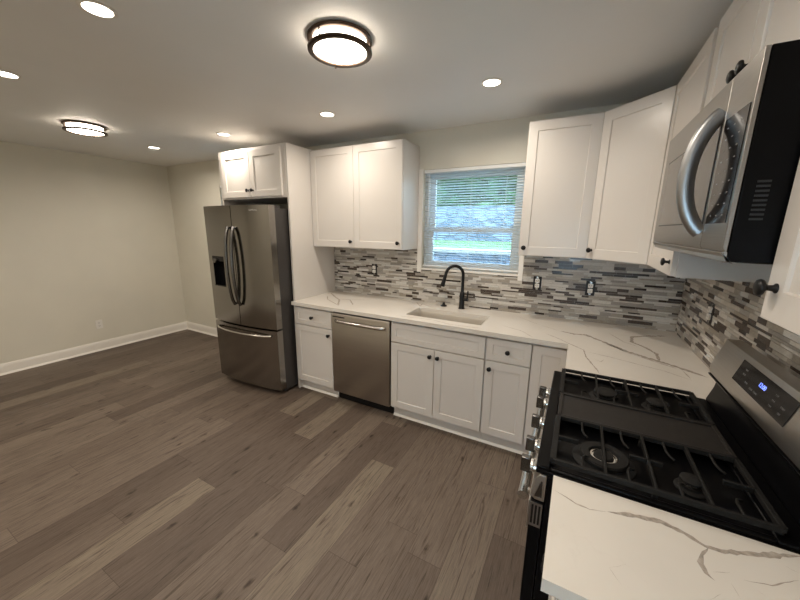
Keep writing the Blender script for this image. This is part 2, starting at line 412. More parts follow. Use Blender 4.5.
# ---- mosaic backsplash: one mesh for each wall, each tile its own small face block
def splash(name, wallax, a0, a1, zfun, zones, seed):
    rnd = random.Random(seed); b = MB(); z = .9145; rows = [.0225, .0095, .0145, .0095, .0225, .0145, .0145, .0095]
    def P(u, n, z): return (u, -n, z) if wallax == 'x' else (-n, u, z)
    def bx(u0, u1, n0, n1, za, zb, mi):
        p0, p1 = P(u0, n0, za), P(u1, n1, zb)
        b.box(min(p0[0], p1[0]), max(p0[0], p1[0]), min(p0[1], p1[1]), max(p0[1], p1[1]), za, zb, mi)
    for (u0, u1, za, zb) in zones: bx(u0, u1, .0006, .005, za, zb, 0)
    k = 0
    while z < 1.432:
        h = rows[rnd.randrange(len(rows))]
        u = a0 - rnd.random()*.1
        while u < a1:
            l = rnd.choice([.048, .073, .073, .098, .098, .123, .148]); mi = 1 + rnd.choices(range(7), TW)[0]
            if mi == 7 and h > .02: mi = 5
            for (u0, u1, za, zb) in zones:
                c0, c1 = max(u, u0), min(u+l-.0015, u1); d0, d1 = max(z, za), min(z+h, zb)
                if c1 - c0 > .003 and d1 - d0 > .002: bx(c0, c1, .005, .0085, d0, d1, mi)
            u += l
        z += h + .0015
    return b.build(name, ['cloth_grout'] + TILES)
o = splash('backsplash', 'x', -3.011, -.0085, None,
           [(-3.011, x0-.042, .9145, 1.432), (x0-.042, x1+.038, .9145, z0-.013), (x1+.038, -.0085, .9145, 1.432)], 3)
tag(o, 'grey and brown strip mosaic backsplash on the window wall above the sink', 'backsplash', 'mosaic backsplashes above the counters')
o = splash('backsplash', 'y', -2.25, 0, None, [(-1.158, 0, .9145, 1.405), (-1.92, -1.158, .9145, 1.405), (-2.25, -1.92, .9145, 1.432)], 11)
tag(o, 'grey and brown strip mosaic backsplash on the wall behind the range', 'backsplash', 'mosaic backsplashes above the counters')

# ------------------------------------------------------------------ cabinet parts
def frame_mat(origin, facing):
    """local x = width (to the viewer's right), local y = out of the face, local z = up"""
    f = Vector(facing).normalized(); up = Vector((0, 0, 1)); r = up.cross(f)   # viewer's right when looking at the face
    m = Matrix((r, f, up)).transposed().to_4x4(); m.translation = Vector(origin); return m
def shaker(parent, origin, facing, w, h, st=.057, t=.020, name='door', knob=None, mat_='cab', flat=False):
    X = frame_mat(origin, facing); b = MB(X)
    def ring(a, n): return [b.V((a, n, a)), b.V((w-a, n, a)), b.V((w-a, n, h-a)), b.V((a, n, h-a))]
    prof = [(0, .001), (0, t-.0018), (.0018, t)] + ([] if flat else [(st, t), (st+.001, t-.001), (st+.003, t-.0065)])
    rs = [ring(a, n) for a, n in prof]
    for A, B in zip(rs, rs[1:]):
        for k in range(4): b.face([A[k], A[(k+1) % 4], B[(k+1) % 4], B[k]])
    b.face(rs[-1]); b.face(rs[0][::-1])
    d = b.build(name, mat_, parent)
    if knob: make_knob(d, X @ Vector((knob[0], t, knob[1])), facing)
    return d
KN = [(.0095, 0), (.0095, .002), (.006, .005), (.0055, .013), (.008, .017), (.0155, .020), (.0165, .0235), (.0150, .0275), (.009, .0300), (0, .0308)]
def make_knob(parent, p, facing):
    X = frame_mat(p, facing); b = MB(X); b.lathe(KN, (0, 0, 0), 'y', 20)
    return b.build('knob', 'black', parent, angle=60)

BASE_G = 'white shaker base cabinets under the quartz counters'
WALL_G = 'white shaker wall cabinets'
def carcass(parent, x0, x1, y0, y1, z0, z1, m='cab', name='body', bev=.001):
    return MB().box(x0, x1, y0, y1, z0, z1).build(name, m, parent, bevel=bev)
YFc = -.61; GAP = .0018
ZC = .882     # underside of the counter
def toe(parent, x0, x1, y):
    MB().box(x0, x1, y, y+.02, 0.001, .100).build('toe_kick', 'cab', parent)
    MB().prism([(y, .001), (y-.016, .001), (y-.013, .009), (y-.008, .015), (y, .018)], 'x', x0, x1).build('shoe_moulding', 'trim', parent)
# base run on the window wall
def base_cab(x0, x1, label, kind):
    t = thing('base_cabinet', label, 'cabinet', ((x0+x1)/2, YFc, 0), BASE_G)
    if kind == 'sink':   # open inside, the basin hangs in it
        b = MB(); T = .018
        b.box(x0+.0005, x0+T, YFc, -.003, .10, ZC); b.box(x1-T, x1-.0005, YFc, -.003, .10, ZC)
        b.box(x0+T, x1-T, YFc, -.003, .10, .12); b.box(x0+T, x1-T, -.012, -.003, .12, ZC)
        b.box(x0+T, x1-T, YFc, YFc+.02, .12, ZC-.0)
        b.build('body', 'cab', t)
    else: carcass(t, x0+.0005, x1-.0005, YFc, -.003, .10, ZC)
    toe(t, x0, x1, -.56)
    w = x1-x0; zt = .862; zd = .118
    F = (0, -1, 0)
    if kind == 'drawer_r' or kind == 'drawer_l':
        shaker(t, (x0+.004, YFc, .700), F, w-.008, zt-.700, st=.045, name='drawer_front', knob=((w-.008)/2, (zt-.7)/2))
        kx = (w-.008-.032) if kind == 'drawer_r' else .032
        shaker(t, (x0+.004, YFc, zd), F, w-.008, .692-zd, knob=(kx, .692-zd-.055))
    elif kind == 'sink':
        shaker(t, (x0+.004, YFc, .700), F, w-.008, zt-.700, st=.045, name='false_drawer_front')
        hw = w/2 - .004 - GAP
        shaker(t, (x0+.004, YFc, zd), F, hw, .692-zd, knob=(hw-.030, .692-zd-.055))
        shaker(t, (x0+w/2+GAP, YFc, zd), F, hw, .692-zd, knob=(.030, .692-zd-.055))
    return t
base_cab(-3.011, -2.553, 'white shaker base cabinet with one drawer and one door between tall panel and dishwasher', 'drawer_r')
base_cab(-1.939, -1.168, 'wide white shaker base cabinet with two doors beneath the sink', 'sink')
base_cab(-1.166, -.862, 'narrow white shaker base cabinet with drawer and door right of the sink cabinet', 'drawer_l')
# corner base cabinet with its L-shaped body
t = thing('base_cabinet', 'white shaker corner base cabinet with full height door beside the range', 'cabinet', (-.43, -.43, 0), BASE_G)
MB().prism([(-.861, -.003), (-.861, YFc), (-.61, YFc), (-.61, -.861), (-.003, -.861), (-.003, -.003)], 'z', .10, ZC).build('body', 'cab', t)
toe(t, -.861, -.56, -.56)
shaker(t, (-.858, YFc, .118), (0, -1, 0), .858-.632, .862-.118)
shaker(t, (-.61, -.632, .118), (-1, 0, 0), .858-.632, .862-.118)
t = thing('base_cabinet', 'white base cabinet on the range wall between corner cabinet and range', 'cabinet', (-.61, -1.0, 0), BASE_G)
carcass(t, -.61, -.003, -1.152, -.8625, .10, ZC)
shaker(t, (-.61, -.866, .700), (-1, 0, 0), .283, .162, st=.045, name='drawer_front', knob=(.14, .08))
shaker(t, (-.61, -.866, .118), (-1, 0, 0), .283, .574, knob=(.25, .51))
MB().box(-.57, -.55, -1.152, -.8625, .001, .1).build('toe_kick', 'cab', t)
t = thing('base_cabinet', 'white base cabinet under the short counter nearest the camera', 'cabinet', (-.61, -2.1, 0), BASE_G)
carcass(t, -.61, -.003, -2.243, -1.928, .10, ZC)
shaker(t, (-.61, -1.932, .700), (-1, 0, 0), .307, .162, st=.045, name='drawer_front', knob=(.15, .08))
shaker(t, (-.61, -1.932, .118), (-1, 0, 0), .307, .574, knob=(.03, .51))
MB().box(-.57, -.55, -2.243, -1.928, .001, .1).build('toe_kick', 'cab', t)

# tall refrigerator surround: two end panels and the cabinet between them
for xa, xb, lb in ((-3.0315, -3.0125, 'tall white end panel between refrigerator and counter'), (-3.958, -3.938, 'tall white end panel on the far side of the refrigerator')):
    o = MB().box(xa, xb, -.61, -.003, .001, 2.325).build('end_panel', 'cab', None, bevel=.001)
    tag(o, lb, 'panel', 'tall white refrigerator end panels')
t = thing('wall_cabinet', 'white two door shaker cabinet above the refrigerator', 'cabinet', (-3.48, -.61, 1.86), WALL_G)
carcass(t, -3.937, -3.0325, -.612, -.003, 1.868, 2.325)
ww = (3.895-3.075)/2
shaker(t, (-3.895, -.612, 1.882), (0, -1, 0), ww-GAP, .415, knob=(ww-.032, .06))
shaker(t, (-3.895+ww+GAP, -.612, 1.882), (0, -1, 0), ww-GAP, .415, knob=(.030, .06))

ZB, ZT = 1.418, 2.314
D = .305
# left wall cabinet
def wall_cab(x0, x1, label, n, knobs):
    t = thing('wall_cabinet', label, 'cabinet', ((x0+x1)/2, -D, ZB), WALL_G)
    carcass(t, x0+.0005, x1-.0005, -D, -.003, ZB, ZT)
    dw = (x1-x0-.006)/n
    for i in range(n):
        shaker(t, (x0+.003+i*dw+GAP/2, -D, ZB+.004), (0, -1, 0), dw-GAP, ZT-ZB-.008, st=.060, knob=((dw-.034) if knobs[i] else .034, .055))
    return t
wall_cab(-3.011, -2.008, 'wide white two door shaker wall cabinet left of the window', 2, (1, 1))
wall_cab(-1.052, -.612, 'white single door shaker wall cabinet right of the window', 1, (0,))
# diagonal corner cabinet
t = thing('wall_cabinet', 'white diagonal corner wall cabinet with one slanted door', 'cabinet', (-.46, -.46, ZB), WALL_G)
MB().prism([(-.611, -.003), (-.611, -D), (-D, -.611), (-.003, -.611), (-.003, -.003)], 'z', ZB, ZT).build('body', 'cab', t)
dd = Vector((1, -1, 0)).normalized(); st_ = Vector((-.611, -D, ZB+.004)) + dd*.012
ln = math.hypot(.306, .306) - .024
shaker(t, st_, (-1, -1, 0), ln, ZT-ZB-.008, st=.060, knob=(.034, .055))
# right wall: single door, over the microwave, nearest cabinet
t = thing('wall_cabinet', 'white single door shaker wall cabinet between corner cabinet and microwave', 'cabinet', (-D, -.88, ZB), WALL_G)
carcass(t, -D, -.003, -1.1525, -.6125, ZB, ZT)
shaker(t, (-D, -.616, ZB+.004), (-1, 0, 0), .531, ZT-ZB-.008, st=.060, knob=(.497, .055))
t = thing('wall_cabinet', 'short white two door shaker cabinet above the microwave', 'cabinet', (-D, -1.54, 1.94), WALL_G)
carcass(t, -D, -.003, -1.932, -1.1535, 1.945, ZT+.004)
hw = .774/2
shaker(t, (-D, -1.196, 1.955), (-1, 0, 0), .362, ZT-1.950-.010, st=.060, knob=(.333, .066))
shaker(t, (-D, -1.562, 1.955), (-1, 0, 0), .362, ZT-1.950-.010, st=.060, knob=(.029, .066))
t = thing('wall_cabinet', 'nearest white shaker wall cabinet right of the microwave with low black knob', 'cabinet', (-D, -2.1, ZB), WALL_G)
carcass(t, -D, -.003, -2.243, -1.933, ZB+.014, ZT)
shaker(t, (-D, -1.937, ZB+.014), (-1, 0, 0), .303, ZT-ZB-.018, st=.060, knob=(.036, .065))

# ------------------------------------------------------------------ counters
def strip(b, pts, w, z, mi, rnd):
    """a vein: ragged thin ribbon following pts"""
    P = []
    for (a, c) in zip(pts, pts[1:]):
        a, c = Vector(a), Vector(c); n = max(2, int((c-a).length/.010))
        for k in range(n): P.append(a.lerp(c, k/n))
    P.append(Vector(pts[-1])); n = len(P); prev = None
    off = 0
    for i, p in enumerate(P):
        tt = (P[min(i+1, n-1)] - P[max(i-1, 0)]); tt = tt.normalized() if tt.length > 1e-6 else Vector((1, 0))
        nn = Vector((-tt.y, tt.x)); off = .8*off + rnd.uniform(-.0012, .0012)
        ends = min(1, (i+.3)/5, (n-1-i+.3)/5)
        wi = w*ends*rnd.uniform(.5, 1.3)/2
        cur = (b.V((*(p+nn*(off+wi)), z)), b.V((*(p+nn*(off-wi)), z)))
        if prev: b.face([prev[0], cur[0], cur[1], prev[1]], mi)
        prev = cur
ZTOP = .914
rnd = random.Random(5)
SX0, SX1, SY0, SY1 = -1.858, -1.236, -.530, -.240
b = MB()
E_ = -.658
b.box(-3.011, SX0, E_, -.0005, ZC, ZTOP); b.box(SX0, SX1, E_, SY0, ZC, ZTOP); b.box(SX0, SX1, SY1, -.0005, ZC, ZTOP)
b.box(SX1, E_, E_, -.0005, ZC, ZTOP); b.box(E_, -.0005, -1.154, -.0005, ZC, ZTOP)
bmesh.ops.remove_doubles(b.bm, verts=b.bm.verts, dist=1e-5)
V1 = [([(-.717, -.387), (-.63, -.413), (-.558, -.397), (-.46, -.502), (-.355, -.622), (-.26, -.691), (-.212, -.722), (-.138, -.776), (-.047, -.853)], .017, 1),
      ([(-.46, -.515), (-.355, -.645), (-.26, -.715), (-.15, -.80)], .008, 2),
      ([(-.85, -.30), (-.717, -.387)], .004, 2), ([(-1.05, -.12), (-.85, -.30)], .003, 2),
      ([(-.071, -.139), (-.191, -.208), (-.289, -.289), (-.303, -.411), (-.25, -.485), (-.207, -.585), (-.21, -.711)], .014, 1),
      ([(-.418, -.265), (-.348, -.437), (-.272, -.497)], .005, 2),
      ([(-.80, -.50), (-.708, -.578), (-.648, -.653), (-.572, -.728), (-.564, -.848), (-.529, -.969), (-.506, -1.067)], .005, 1),
      ([(-.552, -.754), (-.445, -.78), (-.315, -.832), (-.219, -.864), (-.125, -.931)], .004, 2),
      ([(-.135, -.802), (-.124, -.926)], .004, 2), ([(-.608, -.06), (-.53, -.167)], .004, 2),
      ([(-.525, -.859), (-.494, -.889), (-.477, -.841)], .004, 2),
      ([(-2.99, -.23), (-2.96, -.14), (-2.802, -.27), (-2.672, -.361), (-2.523, -.57)], .012, 2),
      ([(-2.891, -.28), (-2.785, -.405), (-2.542, -.547)], .008, 2), ([(-2.685, -.345), (-2.584, -.308), (-2.425, -.477)], .010, 2),
      ([(-2.584, -.308), (-2.40, -.20)], .006, 2), ([(-1.985, -.059), (-1.876, -.207), (-1.899, -.102), (-1.808, -.166), (-1.749, -.159)], .007, 2),
      ([(-2.2, -.03), (-2.122, -.06), (-1.985, -.10)], .006, 2), ([(-1.9, -.60), (-1.6, -.57), (-1.45, -.62), (-1.2, -.60)], .005, 2),
      ([(-1.1, -.45), (-.95, -.52), (-.86, -.64)], .004, 2)]
for pts, w, mi in V1: strip(b, pts, w*1.5, ZTOP+.0002, mi, rnd)
o = b.build('countertop', ['quartz', 'vein', 'vein2'])
tag(o, 'long white quartz countertop with grey veins around the sink and corner', 'countertop', 'white veined quartz countertops')
b = MB(); b.box(E_, -.0005, -2.2515, -1.926, ZC, ZTOP)
V2 = [([(-.653, -1.984), (-.633, -1.994), (-.6, -2.01), (-.569, -2.013), (-.53, -1.998)], .005, 1),
      ([(-.53, -1.998), (-.47, -1.979), (-.419, -1.968), (-.376, -1.981), (-.343, -2.001), (-.313, -1.997), (-.242, -1.968), (-.166, -1.93)], .014, 1),
      ([(-.340, -2.003), (-.357, -2.03), (-.366, -2.055), (-.362, -2.078), (-.352, -2.090)], .014, 1),
      
      ([(-.298, -2.059), (-.253, -2.046), (-.199, -2.007)], .0028, 1), ([(-.537, -2.16), (-.53, -2.174), (-.518, -2.191)], .0015, 1),
      ([(-.537, -2.16), (-.504, -2.134)], .0012, 2), ([(-.323, -2.08), (-.318, -2.111)], .002, 1), ([(-.373, -2.14), (-.348, -2.114)], .002, 2),
      ([(-.225, -1.952), (-.212, -1.969)], .0025, 1), ([(-.208, -1.977), (-.19, -1.984)], .0025, 1), ([(-.283, -2.073), (-.276, -2.082)], .002, 1),
      ([(-.349, -2.067), (-.33, -2.06), (-.318, -2.052)], .002, 1)]
for pts, w, mi in V2: strip(b, pts, w, ZTOP+.0002, mi, rnd)
o = b.build('countertop', ['quartz', 'vein', 'vein2'])
tag(o, 'short white quartz countertop with bold vein nearest the camera beside range', 'countertop', 'white veined quartz countertops')

# ------------------------------------------------------------------ sink, faucet, air switch
t = thing('sink', 'rectangular undermount sink set into the long countertop', 'sink', ((SX0+SX1)/2, (SY0+SY1)/2, .70))
b = MB(); zz = .712; i_ = .012
def rr(x0, x1, y0, y1, r, n=5):
    out = []
    for cx, cy, a0 in ((x1-r, y1-r, 0), (x0+r, y1-r, 90), (x0+r, y0+r, 180), (x1-r, y0+r, 270)):
        for k in range(n+1): a = math.radians(a0 + 90*k/n); out.append((cx+r*math.cos(a), cy+r*math.sin(a)))
    return out
lev = [(rr(SX0-.016, SX1+.016, SY0-.016, SY1+.016, .02), ZC-.0012), (rr(SX0-.001, SX1+.001, SY0-.001, SY1+.001, .018), ZC-.0012),
       (rr(SX0+.002, SX1-.002, SY0+.002, SY1-.002, .018), ZC-.012), (rr(SX0+.006, SX1-.006, SY0+.006, SY1-.006, .018), zz+.02), (rr(SX0+.024, SX1-.024, SY0+.024, SY1-.024, .012), zz)]
rg = [[b.V((x, y, z)) for x, y in L_] for L_, z in lev]
for A, B in zip(rg, rg[1:]):
    n = len(A)
    for k in range(n): b.face([A[k], A[(k+1) % n], B[(k+1) % n], B[k]], 0, True)
b.face(rg[-1])
o = b.build('basin', 'sinksteel', t); so = o.modifiers.new('s', 'SOLIDIFY'); so.thickness = .0015; so.offset = 1
MB().lathe([(.045, .0005), (.045, .003), (.036, .003), (.034, .001), (0, .001)], ((SX0+SX1)/2, -.385, zz), 'z').build('drain', 'steellight', t)

FX, FY = -1.522, -.098
t = thing('faucet', 'matte black gooseneck pull-down kitchen faucet behind the sink', 'faucet', (FX, FY, ZTOP))
MB().lathe([(.027, .0005), (.027, .006), (.0235, .010), (.0225, .10), (.021, .14), (.0135, .150)], (FX, FY, ZTOP), 'z').build('base', 'black', t, angle=50)
dirx, diry = -.80, -.60
R = .078; path = [(FX, FY, ZTOP+.13), (FX, FY, ZTOP+.30)]
for k in range(1, 17):
    a = PI*k/16*.97; path.append((FX + dirx*R*(1-math.cos(a)), FY + diry*R*(1-math.cos(a)), ZTOP+.30 + R*math.sin(a)))
MB().tube(path, .0135, 14).build('spout', 'black', t)
e = Vector(path[-1]); e2 = e + Vector((dirx*.012, diry*.012, -.045)); e3 = e2 + Vector((dirx*.016, diry*.016, -.055)); e4 = e3+Vector((dirx*.001, diry*.001, -.004))
MB().tube([e, e2, e3, e4], [.0125, .0155, .0205, .018], 16).build('spray_head', 'black', t, angle=50)
b = MB(); b.tube([(FX, FY, ZTOP+.085), (FX+.055, FY-.005, ZTOP+.085)], [.014, .0135], 14)
b.tube([(FX+.046, FY-.004, ZTOP+.085), (FX+.052, FY-.010, ZTOP+.13), (FX+.054, FY-.014, ZTOP+.165)], [.0085, .007, .0055], 10)
b.build('lever_handle', 'black', t, angle=50)
o = MB().lathe([(.030, .0005), (.030, .004), (.027, .009), (.014, .013), (.0115, .030), (.0105, .034), (0, .035)], (-1.695, -.085, ZTOP), 'z').build('air_switch_button', 'black', None, loc=(-1.695, -.085, ZTOP), angle=50)
tag(o, 'small round black button on the counter behind the sink left of faucet', 'air switch')

# ------------------------------------------------------------------ outlets
OG = 'uncovered outlets set in the mosaic backsplash'
def outlet(p, facing, label, cover, group, gang='plastic_w', toggle=False):
    t = thing('outlet', label, 'outlet', p, group)
    X = frame_mat(p, facing)
    if cover:
        b = MB(X); b.box(-.035, .035, .0008, .006, -.057, .057); b.build('cover_plate', 'plastic_w', t, bevel=.002)
        d0 = .006
    else:
        b = MB(X)
        for q in ((-.031, -.024, -.055, .055), (.024, .031, -.055, .055)): b.box(q[0], q[1], .0088, .0100, q[2], q[3])
        b.box(-.024, .024, .0088, .0100, .048, .055); b.box(-.024, .024, .0088, .0100, -.055, -.048)
        b.box(-.024, .024, .0087, .0092, -.048, .048)
        b.build('junction_box', 'black', t)
        b = MB(X); b.box(-.008, .008, .0100, .0118, -.052, .052); b.build('mounting_strap', 'steellight', t)
        d0 = .0118
    if toggle:
        b = MB(X); b.box(-.016, .016, d0, d0+.010, -.034, .034); b.box(-.004, .004, d0+.010, d0+.022, -.006, .010); b.build('receptacle', gang, t, bevel=.001)
    else:
        for s_ in (-1, 1):
            b = MB(X); b.box(-.0165, .0165, d0, d0+.003 if cover else d0+.010, s_*.0195-.0145, s_*.0195+.0145)
            f = (d0+.003 if cover else d0+.010)
            for xx in (-.0065, .0065): b.box(xx-.0012, xx+.0012, f, f+.0004, s_*.0195-.003, s_*.0195+.006, 1)
            b.box(-.0022, .0022, f, f+.0004, s_*.0195-.010, s_*.0195-.006, 1)
            b.build('receptacle', [gang, 'black'], t)
    return t
outlet((-.930, 0, 1.182), (0, -1, 0), 'uncovered outlet with dark box on mosaic just right of the window', False, OG)
outlet((-.555, 0, 1.175), (0, -1, 0), 'uncovered white outlet on mosaic under the diagonal corner cabinet', False, OG)
outlet((-2.490, 0, 1.190), (0, -1, 0), 'uncovered white outlet on mosaic below the left wall cabinet', False, OG)
outlet((0, -.585, 1.180), (-1, 0, 0), 'uncovered white outlet on the mosaic of the range wall', False, OG)
outlet((XL, -1.08, .345), (1, 0, 0), 'white covered outlet low on the bare left wall', True, None)

# ------------------------------------------------------------------ refrigerator
FX0, FX1 = -3.932, -3.052; FXc = (FX0+FX1)/2
t = thing('refrigerator', 'stainless steel french door refrigerator in white surround with water dispenser', 'refrigerator', (FXc, -.42, 0)); fridge = t
MB().box(FX0+.015, FX1-.004, -.735, -.035, .030, 1.765).build('body', 'fridgeside', t, bevel=.003)
for xx in (FX0+.05, FX1-.05):
    for yy in (-.70, -.10): MB().lathe([(.022, .0005), (.022, .030)], (xx, yy, 0), 'z', 16).build('foot', 'rubber', t)
def fy(x):
    u = (x-FXc)/((FX1-FX0)/2); return -.808 - .040*(1-u*u)
def curved(b, xa, xb, za, zb, back=-.742, n=None, mi=0):
    n = n or max(3, int((xb-xa)/.016)); pts = [(xa + (xb-xa)*k/n, fy(xa + (xb-xa)*k/n)) for k in range(n+1)]
    b.prism(pts + [(xb, back), (xa, back)], 'z', za, zb, mi, True)
DX0, DX1, DZ0, DZ1 = -3.850, -3.660, 1.025, 1.320
xm = FXc
# left door in pieces around the dispenser recess
b = MB(); z0_, z1_ = .668, 1.790
curved(b, FX0, DX0, z0_, z1_); curved(b, DX1, xm-.004, z0_, z1_)
curved(b, DX0, DX1, z0_, DZ0); curved(b, DX0, DX1, DZ1, z1_)
b.box(DX0, DX1, -.76, -.742, DZ0, DZ1)
dl = b.build('door', 'steelv', t, angle=30)
b = MB(); curved(b, xm+.004, FX1, z0_, z1_); dr = b.build('door', 'steelv', t, angle=30)
b = MB(); curved(b, FX0, FX1, .055, .650); df = b.build('freezer_drawer', 'steelv', t, angle=30)
# dispenser
b = MB(); yb_ = -.761; yf_ = fy(DX0)-.002
b.box(DX0, DX1, yb_-.002, yb_, DZ0, DZ1)
b.box(DX0, DX0+.006, yf_, yb_, DZ0, DZ1); b.box(DX1-.006, DX1, yf_-.014, yb_, DZ0, DZ1)
b.box(DX0, DX1, yf_-.004, yb_, DZ0, DZ0+.008); b.box(DX0, DX1, yf_-.004, yb_, DZ1-.05, DZ1)
dp = b.build('dispenser', 'glassblack', dl)
MB().lathe([(.026, 0), (.026, .010), (.020, .022), (0, .024)], (DX0+.055, yf_-.004, DZ1-.045), '-y', 20).build('dispenser_nozzle', 'steeldark', dl)
b = MB(); b.box(DX1-.060, DX1-.048, yb_-.03, yb_-.002, DZ0+.02, DZ1-.07); b.box(DX1-.035, DX1-.028, yb_-.03, yb_-.002, DZ0+.02, DZ1-.06)
b.build('dispenser_lever', 'steeldark', dl, bevel=.002)
# door handles, bowed
for sx, dd_ in ((-1, dl), (1, dr)):
    xx = xm + sx*.034; yb0 = fy(xx); pts = []
    for k in range(17):
        u = -1 + k/8; pts.append((xx + sx*.004, yb0 - .012 - .050*(1-u**2)**.6, 1.235 + u*.365))
    MB().tube(pts, .0155, 14, flat=(1, .9)).build('handle', 'steeldark', dd_, angle=60)
pts = []
for k in range(17):
    u = -1 + k/8; xx = xm + u*.375; pts.append((xx, fy(xx) - .006 - .045*(1-u**2)**.5, .600))
MB().tube(pts, .011, 12).build('handle', 'steellight', df, angle=60)
for xx in (FX0+.06, FX1-.06): MB().box(xx-.04, xx+.04, -.735, -.66, 1.7655, 1.790).build('hinge_cover', 'fridgeside', t, bevel=.004)
def text(s, name, size, X, mat_, parent, depth=.0004, align='CENTER'):
    c = bpy.data.curves.new(name, 'FONT'); c.body = s; c.size = size; c.extrude = depth; c.align_x = align; c.align_y = 'CENTER'
    tmp = bpy.data.objects.new('tmp', c); C.objects.link(tmp)
    bpy.context.view_layer.update(); dg = bpy.context.evaluated_depsgraph_get()
    me = bpy.data.meshes.new_from_object(tmp.evaluated_get(dg)); bpy.data.objects.remove(tmp)
    # text lies in local xy; turn to x / z of the frame matrix
    R_ = Matrix.Rotation(PI/2, 4, 'X'); FL = Matrix(((-1, 0, 0, 0), (0, 1, 0, 0), (0, 0, 1, 0), (0, 0, 0, 1)))
    me.transform(X @ Matrix(((1, 0, 0, 0), (0, 0, 1, 0), (0, 1, 0, 0), (0, 0, 0, 1))))
    me.transform(Matrix.Translation(-wl(parent)))
    me.materials.clear(); me.materials.append(M[mat_])
    o = bpy.data.objects.new(name, me); C.objects.link(o); o.parent = parent; return o
lx = FX1-.165
slope = math.atan2(fy(lx+.01)-fy(lx-.01), .02)
fc = Vector((math.sin(slope), -math.cos(slope), 0))
text('SAMSUNG', 'logo', .020, frame_mat((lx, fy(lx)-.0006, 1.745), fc), 'logo', dr)

fridge.rotation_euler.z = math.radians(1.5); fridge.location.x -= .004; fridge.location.y -= .020

# ------------------------------------------------------------------ dishwasher
t = thing('dishwasher', 'stainless steel dishwasher with bar handle between white base cabinets', 'dishwasher', (-2.246, -.61, 0))
MB().box(-2.549, -1.943, -.605, -.02, .10, .878).build('body', 'black', t)
MB().box(-2.547, -1.945, -.56, -.55, .002, .099).build('toe_kick', 'black', t)
b = MB(); b.prism([(-.606, .105), (-.636, .105), (-.640, .115), (-.640, .850), (-.634, .862), (-.606, .862)], 'x', -2.545, -1.947)
d = b.build('door', 'steel', t, bevel=.002)
pts = [(-2.505 + .52*k/16 , -.642 - .034*min(1, 4*(1-abs(-1+k/8))**.7) * (0.75+.25*(1-(-1+k/8)**2)), .800) for k in range(17)]
MB().tube(pts, .010, 12, flat=(1, 1.5)).build('handle', 'steellight', d, angle=60)
MB().box(-2.530, -2.400, -.6415, -.6395, .828, .838).build('control_strip', 'black', d)

# ------------------------------------------------------------------ range
RY0, RY1 = -1.920, -1.159
t = thing('gas_range', 'black and stainless slide-in gas range with cast iron grates beside counter', 'range', (-.38, -1.54, 0))
MB().box(-.672, -.035, RY0, RY1, .05, .898).build('body', 'blackgloss', t, bevel=.002)
for xx in (-.62, -.08):
    for yy in (RY0+.05, RY1-.05): MB().lathe([(.018, .0005), (.018, .05)], (xx, yy, 0), 'z', 12).build('foot', 'rubber', t)
# front control panel: sloping stainless fascia
pr = [(-.674, .808), (-.700, .808), (-.714, .818), (-.704, .880), (-.692, .897), (-.674, .897)]
fa = MB().prism(pr, 'y', RY0, RY1).build('control_fascia', 'steelm', t, bevel=.002)
fa2 = MB(); fa2.prism([(-.682, .822), (-.702, .822), (-.688, .876), (-.684, .876)], 'y', RY0-.003, RY0-.0002); fa2.build('end_cap', 'steeldark', fa)
for yy in (-1.280, -1.385, -1.555, -1.715, -1.830):
    b = MB(); b.lathe([(.026, 0), (.026, .010), (.022, .013), (.0215, .020)], (-.706, yy, .855), '-x', 24)
    kb = b.build('knob', 'steellight', fa)
    MB().box(-.756, -.7262, yy-.011, yy+.011, .829, .881).build('knob_grip', 'steeldark', kb, bevel=.003)
# oven door
b = MB(); b.box(-.711, -.674, RY0+.002, RY1-.002, .235, .800)
dr = b.build('oven_door', 'blackgloss', t, bevel=.003)
MB().box(-.7165, -.7115, RY0+.002, RY1-.002, .700, .798).build('door_rail', 'steelm', dr, bevel=.001)
MB().box(-.715, -.7115, RY0+.09, RY1-.09, .33, .62).build('oven_window', 'glassblack', dr)
b = MB()
b.box(-.7105, -.677, RY0-.0012, RY0+.0015, .714, .797)
for k in range(3):
    b.box(-.7065+.0098*k, -.7005+.0098*k, RY0-.0022, RY0-.0010, .724, .790, 1)
b.build('vent_grille', ['steelmw', 'black'], dr)
pts = [(-.737, RY0+.030, .782), (-.737, RY1-.030, .782)]
hb = MB()
for yy in (RY0+.052, RY1-.052): hb.box(-.737, -.7166, yy-.009, yy+.009, .772, .792)
hb.tube(pts, .0155, 16)
hb.build('handle', 'steellight', dr, angle=60)
MB().box(-.702, -.674, RY0+.002, RY1-.002, .055, .225).build('storage_drawer', 'steelm', t, bevel=.002)
# cooktop pan with raised rim
b = MB(); ZR = .926
b.box(-.706, -.150, RY0, RY1, .899, .914)
b.box(-.706, -.668, RY0, RY1, .914, ZR); b.box(-.200, -.135, RY0, RY1, .914, ZR)
b.box(-.668, -.200, RY0, RY0+.014, .914, ZR); b.box(-.668, -.200, RY1-.014, RY1, .914, ZR)
b.build('cooktop', 'blackgloss', t, bevel=.004)
